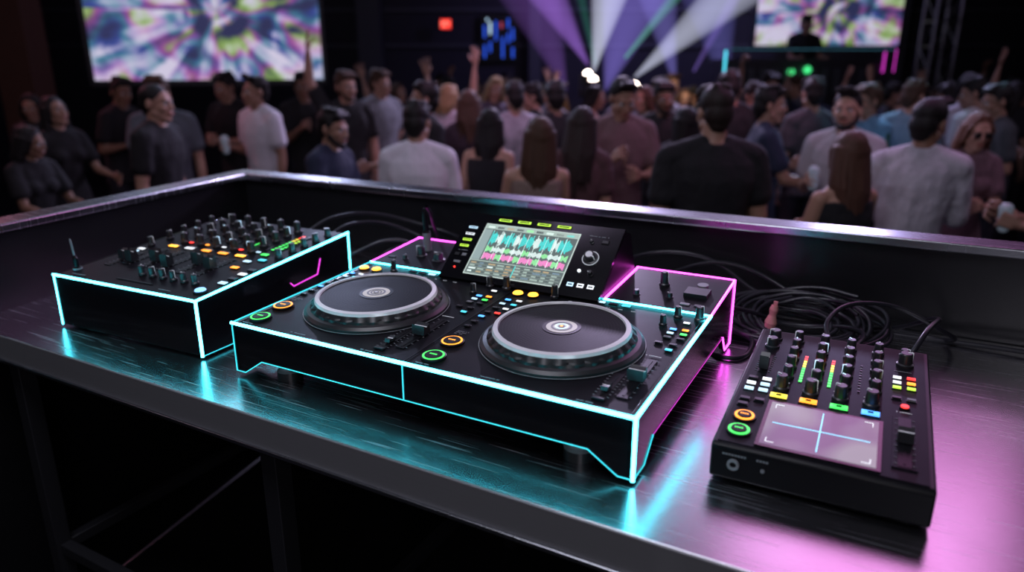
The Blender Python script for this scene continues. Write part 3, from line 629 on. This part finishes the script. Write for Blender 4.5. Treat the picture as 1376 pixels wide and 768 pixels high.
HB=(.010,.008,.008); HBR=(.07,.035,.02); HLB=(.22,.12,.06); HBL=(.36,.23,.11)
PR=random.Random(5)
def build_person(name,sex='m',h=1.75,shirt=(.02,.02,.02),pants=(.02,.02,.03),skin=S_M,hc=HB,hs='short',aL='down',aR='down',sleeve='short',vox=.013,lean=None,hy=None,hp=None,bulk=1,pat=False,cup=False,beard=False,glasses=False,dress=False,cap_=False):
    if lean is None: lean=PR.uniform(-2,7)
    if hy is None: hy=PR.uniform(-28,28)
    if hp is None: hp=PR.uniform(-4,14)
    side=PR.uniform(-.03,.03)
    k=bulk; f_=sex=='f'
    if f_: T0=[(.90,.165,.112),(.98,.150,.105),(1.08,.118,.088),(1.20,.132,.096),(1.30,.150,.100),(1.39,.150,.085),(1.44,.115,.07),(1.48,.055,.052)]; sh=.158
    else:  T0=[(.88,.155,.108),(.98,.150,.105),(1.08,.145,.102),(1.20,.160,.112),(1.31,.182,.120),(1.39,.182,.105),(1.44,.140,.085),(1.49,.075,.068)]; sh=.186
    secs=[(0,.0,z_,rx*k,ry*k) for z_,rx,ry in T0]
    ar=.85 if f_ else 1.0
    nr=(.047 if f_ else .060)*min(k,1.15)
    body=[loft(secs)]+[cap((0,.014,1.42),(0,-.002,1.565),nr,nr*.93)]+[cap((s_*.10*k,.01,1.435),(s_*.015,.016,1.505),.040 if f_ else .052,.040) for s_ in (-1,1)]
    shirtP=[]; hands=[]
    off=.016
    top=[(0,0,.80 if not dress else .50,(.185 if f_ else .178)*k+(.05 if dress else 0),(.135)*k+(.05 if dress else 0))]+[(x,y,z_,rx+off,ry+off) for (x,y,z_,rx,ry) in secs[:-1]]
    if sleeve!='none': top+=[(0,.004,1.488,.086*k,.080*k)]
    else: top=top[:-1]
    shirtP.append(loft(top))
    if f_:
        for s_ in (-1,1):
            body.append(ell((s_*.07,-.075,1.285),(.058,.055,.058))); shirtP.append(ell((s_*.07,-.078,1.285),(.066,.062,.066)))
            if sleeve=='none': shirtP.append(cap((s_*.095,.055,1.36),(s_*.095,.0,1.48),.016,.014)); shirtP.append(cap((s_*.095,.0,1.48),(s_*.095,-.07,1.36),.014,.016))
    if sleeve!='none':
        for s_ in (-1,1): shirtP.append(cap((s_*(sh-.01)*k,.005,1.415),(s_*.055,.014,1.475),.068*ar+.008,.052 if f_ else .060))
    if sleeve=='long': shirtP.append(loft([(0,.004,1.47,.082*k,.080*k),(0,.0,1.515,.072*k,.070*k)]))
    for s_,arm in ((1,aL),(-1,aR)):
        ud,fd,hd_=ARMS[arm]; ud=Vector((ud.x*s_,ud.y,ud.z)).normalized(); fd=Vector((fd.x*s_,fd.y,fd.z)).normalized()
        S=Vector((s_*sh*k,0.0,1.405)); 
        if ud.z>0: S+=Vector((0,0,.02))
        El=S+ud*.285; Wr=El+fd*.25
        ra=.052*ar*min(k,1.2)
        body+= [cap(S,S+ud*.14,ra*1.05,ra*.98),cap(S+ud*.14,El,ra*.98,ra*.78),cap(El,El+fd*.09,ra*.78,ra*.82),cap(El+fd*.09,Wr,ra*.82,.025*ar,fl=.85)]
        if sleeve=='short': shirtP+= [cap(S-Vector((s_*.004,0,0)),S+ud*.09,ra+.020,ra+.021),cap(S+ud*.06,S+ud*.165,ra+.021,ra+.024)]
        elif sleeve=='long': shirtP+= [cap(S-Vector((s_*.004,0,0)),S+ud*.14,ra+.020,ra+.018),cap(S+ud*.14,El,ra+.018,ra*.8+.018),cap(El,Wr-fd*.01,ra*.8+.018,.036)]
        Z=-fd; pal=Vector((-s_,-.25,.1)); pal=(pal-Z*pal.dot(Z)); 
        if pal.length<.3: pal=Vector((0,1,0))-Z*Z.y
        pal.normalize(); Y=-pal; X=Y.cross(Z)
        hv,hq=HANDS[hd_]; hv=hv.copy()*(.92 if f_ else 1.0)
        if s_<0: hv[:,0]*=-1; hq=hq[:,::-1]
        hv=hv@np.array([X,Y,Z])+np.array(Wr+fd*.012); hands.append((hv,hq))
        if cup is True and arm=='drink': cup=('c',Wr+fd*.085+pal*.035)
    legs=[];pan=[];shoe=[]
    for s_ in (-1,1):
        H=(s_*.085*k,0,.88);K=(s_*.10,-.015,.49);A=(s_*.105,.02,.09)
        legs+=[cap(H,K,.082*k,.054*k),cap(K,(s_*.102,.02,.34),.052*k,.053*k),cap((s_*.102,.02,.34),A,.053*k,.034)]
        if not dress: pan+=[cap((H[0],0,.88),K,.096*k,.070*k),cap(K,(s_*.103,.02,.30),.068*k,.064*k),cap((s_*.103,.02,.30),(A[0],.02,.10),.062*k,.052)]
        shoe+=[cap((s_*.105,.035,.045),(s_*.118,-.13,.035),.042,.036),cap((s_*.105,.03,.05),(s_*.105,.02,.10),.042,.042)]
    if not dress: pan.append(loft([(0,0,.80,.15*k,.10*k),(0,0,.88,.172*k,.122*k),(0,0,.99,.162*k,.116*k)]))
    body+=legs
    hcen=np.array([0,-.012,1.632]); hsf=.95 if f_ else 1.0
    def ph(t):
        v=t[0].copy()*hsf
        R=np.array((Matrix.Rotation(math.radians(hy),3,'Z')@Matrix.Rotation(math.radians(hp),3,'X')))
        v=(v+np.array([0,0,.08]))@R.T-np.array([0,0,.08])
        return v+hcen,t[1]
    groups=[(0,remesh(body,vox,2)),(1,remesh(shirtP,vox,2)),(0,ph(HEAD)),(3,ph(HAIR[hs])),(4,ph(EYEW)),(5,ph(DARKF)),(6,ph(LIPS))]
    if pan: groups.append((2,remesh(pan,vox,2)))
    groups.append((5,remesh(shoe,.012,1)))
    for hh in hands: groups.append((0,hh))
    if beard: groups.append((3,ph(remesh([cap((s_*.064,-.012,-.045),(s_*.03,-.070,-.094),.018,.019) for s_ in (-1,1)]+[ell((0,-.080,-.100),(.034,.024,.022)),cap((-.022,-.100,-.045),(.022,-.100,-.045),.0055,.0055)],.006,1))))
    if glasses: groups.append((5,ph(multi([ell((s_*.033,-.102,.006),(.026,.004,.020),CS4) for s_ in (-1,1)]+[cap((s_*.055,-.10,.01),(s_*.085,0,.01),.003,.003,CS4) for s_ in (-1,1)]))))
    if cap_: groups.append((5,ph(remesh([ell((0,.012,.062),(.088,.105,.074)),cap((-.03,-.10,.058),(.03,-.10,.058),.028,.028,fl=.3),cap((0,-.13,.052),(0,-.09,.06),.045,.05,fl=.2)],.007,1))))
    if isinstance(cup,tuple):
        cc=np.array(cup[1]); groups.append((7,remesh([cap(cc-np.array([0,0,.045]),cc+np.array([0,0,.05]),.028,.036)],.008,1)))
    V=[];Q=[];MI=[];o=0
    for mi_,(v,q_) in groups: V.append(v);Q.append(q_+o);MI.append(np.full(len(q_),mi_));o+=len(v)
    V=np.concatenate(V);Q=np.concatenate(Q).astype(np.int32);MI=np.concatenate(MI).astype(np.int32)
    if lean:
        t=np.clip((V[:,2]-.88)/.3,0,1); t=t*t*(3-2*t); a=math.radians(lean)*t
        y=V[:,1].copy(); z_=V[:,2]-.95; V[:,1]=y*np.cos(a)-z_*np.sin(a)*1; V[:,2]=.95+y*np.sin(a)+z_*np.cos(a)
    V[:,0]+=side*np.sin(np.clip(V[:,2]/1.75,0,1)*math.pi)
    V=V*(h/1.755)
    me=bpy.data.meshes.new(name); me.vertices.add(len(V)); me.vertices.foreach_set('co',V.ravel().astype(np.float32))
    me.loops.add(len(Q)*4); me.loops.foreach_set('vertex_index',Q.ravel()); me.polygons.add(len(Q)); me.polygons.foreach_set('loop_start',np.arange(0,len(Q)*4,4,dtype=np.int32))
    me.polygons.foreach_set('material_index',MI); me.polygons.foreach_set('use_smooth',np.ones(len(Q),dtype=bool)); me.update(calc_edges=True)
    for m in (skinm(skin),cloth(shirt,pat),cloth(pants),hairm(hc),mat('eye_white',(.6,.6,.6),.3),mat('dark_feature',(.015,.012,.012),.5),mat('lips_%02d'%(skin[0]*99),(skin[0]*.9,skin[1]*.6,skin[2]*.65),.4),mat('drink_glass',(.5,.55,.6),.15,emit=(.3,.4,.5),es=.1)): me.materials.append(m)
    return me
def person(name,x,y,h,yaw,z=FLOOR,**kw):
    kw.setdefault('vox',.012 if y<5.3 else .015)
    me=build_person(name,h=h,**kw); o=link(bpy.data.objects.new(name,me)); o.location=(x,y,z); o.rotation_euler=(0,0,math.radians(yaw)); return o
BK=(.010,.010,.012); NV=(.02,.028,.06); DG=(.06,.065,.075); WH=(.62,.60,.64); LG=(.30,.31,.35)
person('woman_in_black_top',-3.63,5.8,1.68,60,sex='f',hs='long',shirt=BK,sleeve='short',skin=S_M,hc=HB,hp=-15,hy=10,aL='forward')
person('woman_in_black_dress',-3.35,4.95,1.52,70,sex='f',hs='long',shirt=BK,sleeve='short',skin=S_T,hc=HB,aL='forward',aR='forward')
person('woman_with_dark_hair',-4.45,6.8,1.66,20,sex='f',hs='mid',shirt=BK,skin=S_M,hc=HB,sleeve='short',aL='drink')
person('man_in_dark_shirt',-3.78,7.0,1.80,80,shirt=BK,skin=S_T,aL='drink',aR='drink',cup=True)
person('man_in_black_tshirt',-2.46,5.0,1.79,85,shirt=BK,skin=S_L,hs='buzz',hc=HB,hy=0,hp=0)
person('man_in_grey_polo',-2.86,5.95,1.82,25,shirt=(.10,.11,.13),skin=S_L,hc=HBR,aL='down',aR='forward',beard=True)
person('man_in_dark_shirt',-2.79,7.4,1.84,-20,shirt=BK,skin=S_M,aL='clasp',aR='clasp')
person('man_in_white_tshirt',-2.19,6.45,1.82,-35,shirt=(.76,.74,.80),skin=S_M,hc=HB,hs='quiff',aR='drink',aL='down',cup=True,hy=-15)
person('man_in_dark_shirt',-2.17,7.6,1.84,30,shirt=BK,skin=S_T,aR='phone',aL='drink')
person('man_in_navy_shirt',-1.23,4.7,1.64,72,shirt=NV,skin=S_M,aR='clasp',aL='clasp',hp=5,hy=0,beard=True,lean=6)
person('man_with_raised_arm',-1.58,7.0,1.85,20,shirt=(.02,.02,.022),skin=S_L,aR='raised',beard=True,hc=HBR,pat=True)
person('man_in_light_grey_shirt',-1.41,7.8,1.86,45,shirt=LG,skin=S_L,hc=HBR,pants=(.25,.2,.14))
person('man_in_white_dress_shirt',-.585,4.4,1.69,180,shirt=(.78,.76,.82),skin=S_M,sleeve='long',hc=HB,aL='clasp',aR='clasp',hp=5)
person('man_in_black_tshirt',-.68,5.7,1.78,-60,shirt=BK,skin=S_M,beard=True,aL='down',aR='forward')
person('woman_with_raised_arm',-.63,7.0,1.74,150,sex='f',shirt=(.55,.5,.55),hs='mid',hc=HBL,skin=S_L,aR='raised',sleeve='short')
person('woman_with_brown_hair',-.36,6.0,1.72,170,sex='f',shirt=(.03,.02,.03),hs='long',hc=HBR,skin=S_L)
person('woman_in_black_dress',-.155,5.0,1.63,160,sex='f',shirt=BK,hs='long',hc=HB,skin=S_L,dress=True,sleeve='none',aL='drink')
person('man_in_patterned_shirt',.02,6.4,1.76,180,shirt=(.4,.4,.45),pat=True,skin=S_M)
person('woman_with_blonde_hair',-.2,8.0,1.80,20,sex='f',shirt=(.1,.08,.12),hs='long',hc=HBL,skin=S_L)
person('woman_with_long_brown_hair',.155,4.1,1.63,185,sex='f',shirt=(.24,.17,.14),hs='xlong',hc=HBR,skin=S_L,sleeve='none',aL='clasp',aR='clasp',hy=8)
person('woman_with_long_dark_hair',.435,4.5,1.66,172,sex='f',shirt=(.10,.045,.05),hs='xlong',hc=(.02,.012,.01),skin=S_L,sleeve='short',aL='down',aR='down',hy=-6)
person('man_in_cap',.385,6.0,1.78,200,shirt=BK,skin=S_T,cap_=True,aR='drink')
person('man_in_pink_tshirt',.73,5.05,1.83,8,shirt=(.20,.11,.12),skin=S_M,hs='quiff',aL='clasp',aR='phone',hp=22,hy=0,lean=4)
person('bearded_man_in_dark_shirt',1.27,6.2,1.77,-10,shirt=BK,skin=S_T,beard=True,aR='drink')
person('woman_in_black_top',1.22,5.2,1.63,180,sex='f',shirt=BK,hs='long',hc=HB,skin=S_L)
person('large_man_in_black_tshirt',1.035,3.7,1.80,182,shirt=(.008,.008,.010),skin=S_M,hs='short',hc=(.02,.012,.01),bulk=1.14,aL='down',aR='drink',vox=.011,hy=5,hp=4,lean=2)
person('man_in_black_tshirt',1.87,6.2,1.86,190,shirt=BK,skin=S_M,hc=HB)
person('man_in_navy_tshirt',1.80,5.2,1.76,80,shirt=NV,skin=S_M,hc=HB,aL='drink',aR='forward',hy=0)
person('man_in_dark_shirt',2.57,6.3,1.80,200,shirt=DG,skin=S_M)
person('man_in_white_collared_shirt',2.14,4.7,1.75,-35,shirt=(.45,.42,.45),skin=S_L,hc=HB,beard=True,hs='quiff',sleeve='short',aL='phone',aR='drink',cup=True,hy=0)
person('woman_with_long_brown_hair',1.66,3.5,1.60,195,sex='f',shirt=BK,hs='xlong',hc=(.10,.045,.03),skin=S_L,sleeve='none',aL='clasp',aR='clasp',vox=.011)
person('man_in_light_blue_tshirt',2.95,5.95,1.76,-80,shirt=(.12,.28,.42),skin=S_M,hc=HBR,aR='drink')
person('man_in_light_blue_tshirt',3.37,6.2,1.78,150,shirt=(.22,.35,.45),skin=S_L,hc=HBR)
person('man_in_floral_shirt',2.2,3.85,1.73,150,shirt=(.58,.56,.64),pat=True,skin=S_T,hc=HB,hs='quiff',sleeve='long',aL='drink',aR='clasp',vox=.011,bulk=1.02,hy=-25)
person('woman_in_sunglasses',2.92,4.6,1.63,-10,sex='f',shirt=(.18,.10,.12),pat=True,hs='long',hc=(.14,.06,.035),skin=S_L,glasses=True,aR='drink',aL='clasp',cup=True,hy=0)
person('man_in_black_shirt',2.76,3.50,1.70,-110,shirt=BK,skin=S_M,aL='drink',aR='drink',cup=True,vox=.011)
person('man_in_white_tshirt',4.06,6.4,1.80,-150,shirt=WH,skin=S_M)
person('man_in_dark_shirt',3.87,5.8,1.76,-100,shirt=DG,skin=S_M,aL='drink')
person('dj_performer',4.5,11.62,1.75,0,z=.56,shirt=BK,skin=S_T,aL='forward',aR='forward',cap_=True,vox=.02)
BGE=empty('background_crowd',Matrix())
tm=[build_person('bg1',shirt=BK,skin=S_M,aR='drink',vox=.02),build_person('bg2',sex='f',h=1.68,shirt=(.12,.09,.12),hs='long',hc=HBR,skin=S_L,sleeve='short',vox=.02,aL='drink'),
    build_person('bg3',shirt=(.16,.16,.2),skin=S_L,hs='quiff',hc=HBR,vox=.02,aL='clasp',aR='clasp'),build_person('bg4',shirt=DG,skin=S_T,vox=.02,aR='cheer',h=1.8),
    build_person('bg5',sex='f',h=1.7,shirt=(.25,.18,.2),hs='mid',hc=HB,skin=S_M,vox=.02,aL='phone',sleeve='none'),build_person('bg6',shirt=NV,skin=S_L,hs='buzz',beard=True,vox=.02,aL='wave'),
    build_person('bg7',sex='f',h=1.7,shirt=BK,hs='xlong',hc=HB,skin=S_M,vox=.02,aL='raised'),build_person('bg8',shirt=(.50,.48,.54),skin=S_M,hs='short',vox=.02,aL='forward',aR='clasp')]
rc=random.Random(11); placed=[]
tries=0
while len(placed)<70 and tries<5000:
    tries+=1
    y=rc.uniform(7.0,12.4); x=rc.uniform(-.62,.80)*y
    if x<-.14*y and rc.random()<.5: continue
    if .07<x/y<.19 and y>8.3: continue
    if any((x-a)**2+(y-b_)**2<.42**2 for a,b_ in placed): continue
    if 2.6<x<5.5 and y>9.9: continue
    if x<-1.9 and y>7.5: continue
    if x<-5.2: continue
    if any((o.type=='MESH' and (o.location.x-x)**2+(o.location.y-y)**2<.36) for o in bpy.data.objects if o.name.startswith(('man','woman','bearded'))): continue
    if abs(x-6.55)<.5 and y>11: continue
    placed.append((x,y)); i=rc.choice([0,1,2,3,4,5,7,0,1,5,6,2,7]); 
    o=link(bpy.data.objects.new('clubgoer',tm[i])); o.location=(x,y,FLOOR); o.rotation_euler=(0,0,math.radians(rc.uniform(-180,180))); s_=rc.uniform(.94,1.04); o.scale=(s_,s_,s_); o.parent=BGE
# ---------------------------------------------------------------- beams: emissive cones shaped as light in haze
def beam(M,L_,R,col,k):
    nm='haze_beam_%02d%02d%02d'%(col[0]*99,col[1]*99,col[2]*99)+'_%d'%(k*100)
    m=bpy.data.materials.get(nm)
    if not m:
        m=bpy.data.materials.new(nm); m.use_nodes=True; N=m.node_tree.nodes; L=m.node_tree.links
        N.remove(N['Principled BSDF']); e=N.new('ShaderNodeEmission'); e.inputs['Color'].default_value=(*col,1)
        tc=N.new('ShaderNodeTexCoord'); sx=N.new('ShaderNodeSeparateXYZ'); L.new(tc.outputs['Object'],sx.inputs[0])
        a=N.new('ShaderNodeMath'); a.operation='ADD'; a.inputs[1].default_value=.22; L.new(sx.outputs['Z'],a.inputs[0])
        pw=N.new('ShaderNodeMath'); pw.operation='POWER'; pw.inputs[1].default_value=1.3; L.new(a.outputs[0],pw.inputs[0])
        d_=N.new('ShaderNodeMath'); d_.operation='DIVIDE'; d_.inputs[0].default_value=k; L.new(pw.outputs[0],d_.inputs[1]); L.new(d_.outputs[0],e.inputs['Strength'])
        L.new(e.outputs[0],N['Material Output'].inputs['Volume'])
    b=MB(); b.lathe(0,0,[(.02,0),(R,L_)],m,24); b.f.append(tuple(range(23,-1,-1))); b.m.append(0)
    return b.obj('light_beam',mw=M)
def aim(p,q_): 
    d_=(Vector(q_)-Vector(p)).normalized(); return Matrix.Translation(p)@d_.to_track_quat('Z','Y').to_matrix().to_4x4()
BW=(.75,.78,1.0)
beam(aim((1.20,11,1.50),(1.42,11,2.7)),2.5,.60,BW,1.3)
beam(aim((1.75,10.6,1.43),(3.3,10.9,2.75)),2.7,.50,BW,1.25)
beam(aim((1.15,11.3,1.6),(.45,11.2,2.7)),2.3,.50,(.5,.22,1),.85)
beam(aim((1.75,11.6,1.7),(2.6,11.6,2.75)),2.2,.16,(.15,1,.3),1.1)
beam(aim((1.3,11.6,1.6),(1.0,11.6,2.75)),2.2,.14,(.1,.8,.5),.5)
beam(aim((2.6,11.8,1.3),(2.2,11.7,2.7)),2.6,.55,(.35,.3,1),.6)
beam(aim((1.5,11.9,1.2),(1.9,11.7,2.7)),2.7,1.0,(.34,.26,1),.50)
beam(aim((.9,12.2,1.2),(.3,12.2,2.7)),2.7,.8,(.45,.2,.9),.25)
beam(aim((3.6,12.4,1.2),(3.2,12.4,2.7)),2.7,.8,(.30,.28,1),.30)
beam(aim((2.9,11.9,1.5),(3.5,11.9,2.7)),2.4,.18,(.4,.25,1),.9)
HL=em('moving_head_lens',(1,.85,.75),12)
for (x,y,z_) in ((1.20,11,1.38),(1.75,10.6,1.31),(1.15,11.3,1.46)):
    k=MB(); k.lathe(0,0,[(.07,-.16),(.08,-.05),(.085,.0)],[BLK,BLK,HL],20); k.ball(0,0,.0,.06,HL); k.box(-.12,-.095,-.05,.05,-.25,.0,BLK); k.box(.095,.12,-.05,.05,-.25,.0,BLK); k.box(-.12,.12,-.1,.1,-.33,-.25,BLK)
    k.tube((0,0,-.33),(0,0,-z_+FLOOR),.02,BLK); k.obj('moving_head_light',mw=Matrix.Translation((x,y,z_)))
# ---------------------------------------------------------------- lights
def area(name,loc,tgt,size,power,col,sy=None):
    l=bpy.data.lights.new(name,'AREA'); l.energy=power; l.color=col; l.size=size
    if sy: l.shape='RECTANGLE'; l.size_y=sy
    o=link(bpy.data.objects.new(name,l)); o.location=loc; o.rotation_euler=(Vector(tgt)-Vector(loc)).to_track_quat('-Z','Y').to_euler(); return o
def spot(name,loc,tgt,power,col,ang=60,r=.1):
    l=bpy.data.lights.new(name,'SPOT'); l.energy=power; l.color=col; l.spot_size=math.radians(ang); l.spot_blend=.6; l.shadow_soft_size=r
    o=link(bpy.data.objects.new(name,l)); o.location=loc; o.rotation_euler=(Vector(tgt)-Vector(loc)).to_track_quat('-Z','Y').to_euler(); return o
area('booth_overhead_fill',(-.6,.6,3.4),(-.4,1.3,.95),1.2,28,(.86,.86,1))  # added fill from above so knobs and jog rings show
area('booth_front_fill',(.3,-1.6,2.4),(-.3,.8,.7),.9,8,(.95,.9,1))  # added fill from behind the camera to lift the table apron
area('magenta_wash_light',(2.4,4.2,3.6),(.5,1.2,.95),1.6,17,(1,.36,.88))
area('violet_sheen_fill',(1.0,5.6,3.9),(0,1.3,.95),3.0,34,(.80,.66,1.0))  # added large panel, reflects as a broad sheen on the table top
area('blue_wash_light',(-2.2,5.0,3.8),(-.8,1.3,.95),2.2,20,(.62,.78,1))
area('crowd_wash_light',(0,2.2,3.9),(0,6,.8),2.0,13,(.80,.66,1),.8)
area('crowd_wash_light',(-4.5,3.8,3.9),(-2.5,6.5,.8),1.5,12,(.98,.66,.80))
area('crowd_wash_light',(5,3.8,3.9),(2.5,5.5,.8),1.5,20,(.90,.68,1))
spot('stage_spot_light',(1.2,9.3,3.6),(.5,6,.8),620,(.75,.62,1),90)
spot('stage_spot_light',(-2.5,9.3,3.6),(-2,6,.8),240,(.58,.64,1),90)
spot('stage_spot_light',(4.5,9.3,3.6),(3,5.5,.8),400,(.60,.54,1),90)
spot('warm_spot_light',(1.4,8.3,3.5),(1.2,9.8,1.0),320,(1,.75,.55),70)
spot('pink_spot_light',(2.2,5.6,3.6),(1.6,6.6,1.0),120,(1,.32,.6),50)
spot('pink_spot_light',(-.4,5.2,3.6),(-.2,6.6,1.0),85,(1,.38,.78),50)
spot('cyan_spot_light',(3.8,7.2,3.6),(3.0,5.6,1.0),140,(.3,.75,1),45)
spot('violet_wall_fill',(2.6,10.5,3.8),(2.2,13.4,1.6),140,(.4,.33,1),110)  # added spot, tints the back wall in place of haze
spot('magenta_spot_light',(-5.5,7,3.6),(-3.5,5.6,.9),90,(1,.3,.45),70)
w=bpy.data.worlds.new('club_ambient'); scene.world=w; w.use_nodes=True; w.node_tree.nodes['Background'].inputs[0].default_value=(.28,.22,.48,1); w.node_tree.nodes['Background'].inputs[1].default_value=.02
# ---------------------------------------------------------------- camera
cd=bpy.data.cameras.new('camera'); cam=link(bpy.data.objects.new('camera',cd)); cam.location=(0,0,CAMZ); cam.rotation_euler=(math.radians(90-17.03),0,0)
cd.sensor_width=36; cd.lens=25.1; cd.clip_start=.05; cd.clip_end=60
cd.dof.use_dof=True; cd.dof.focus_distance=1.4; cd.dof.aperture_fstop=1.7
scene.camera=cam
try: scene.view_settings.view_transform='Standard'
except Exception: pass
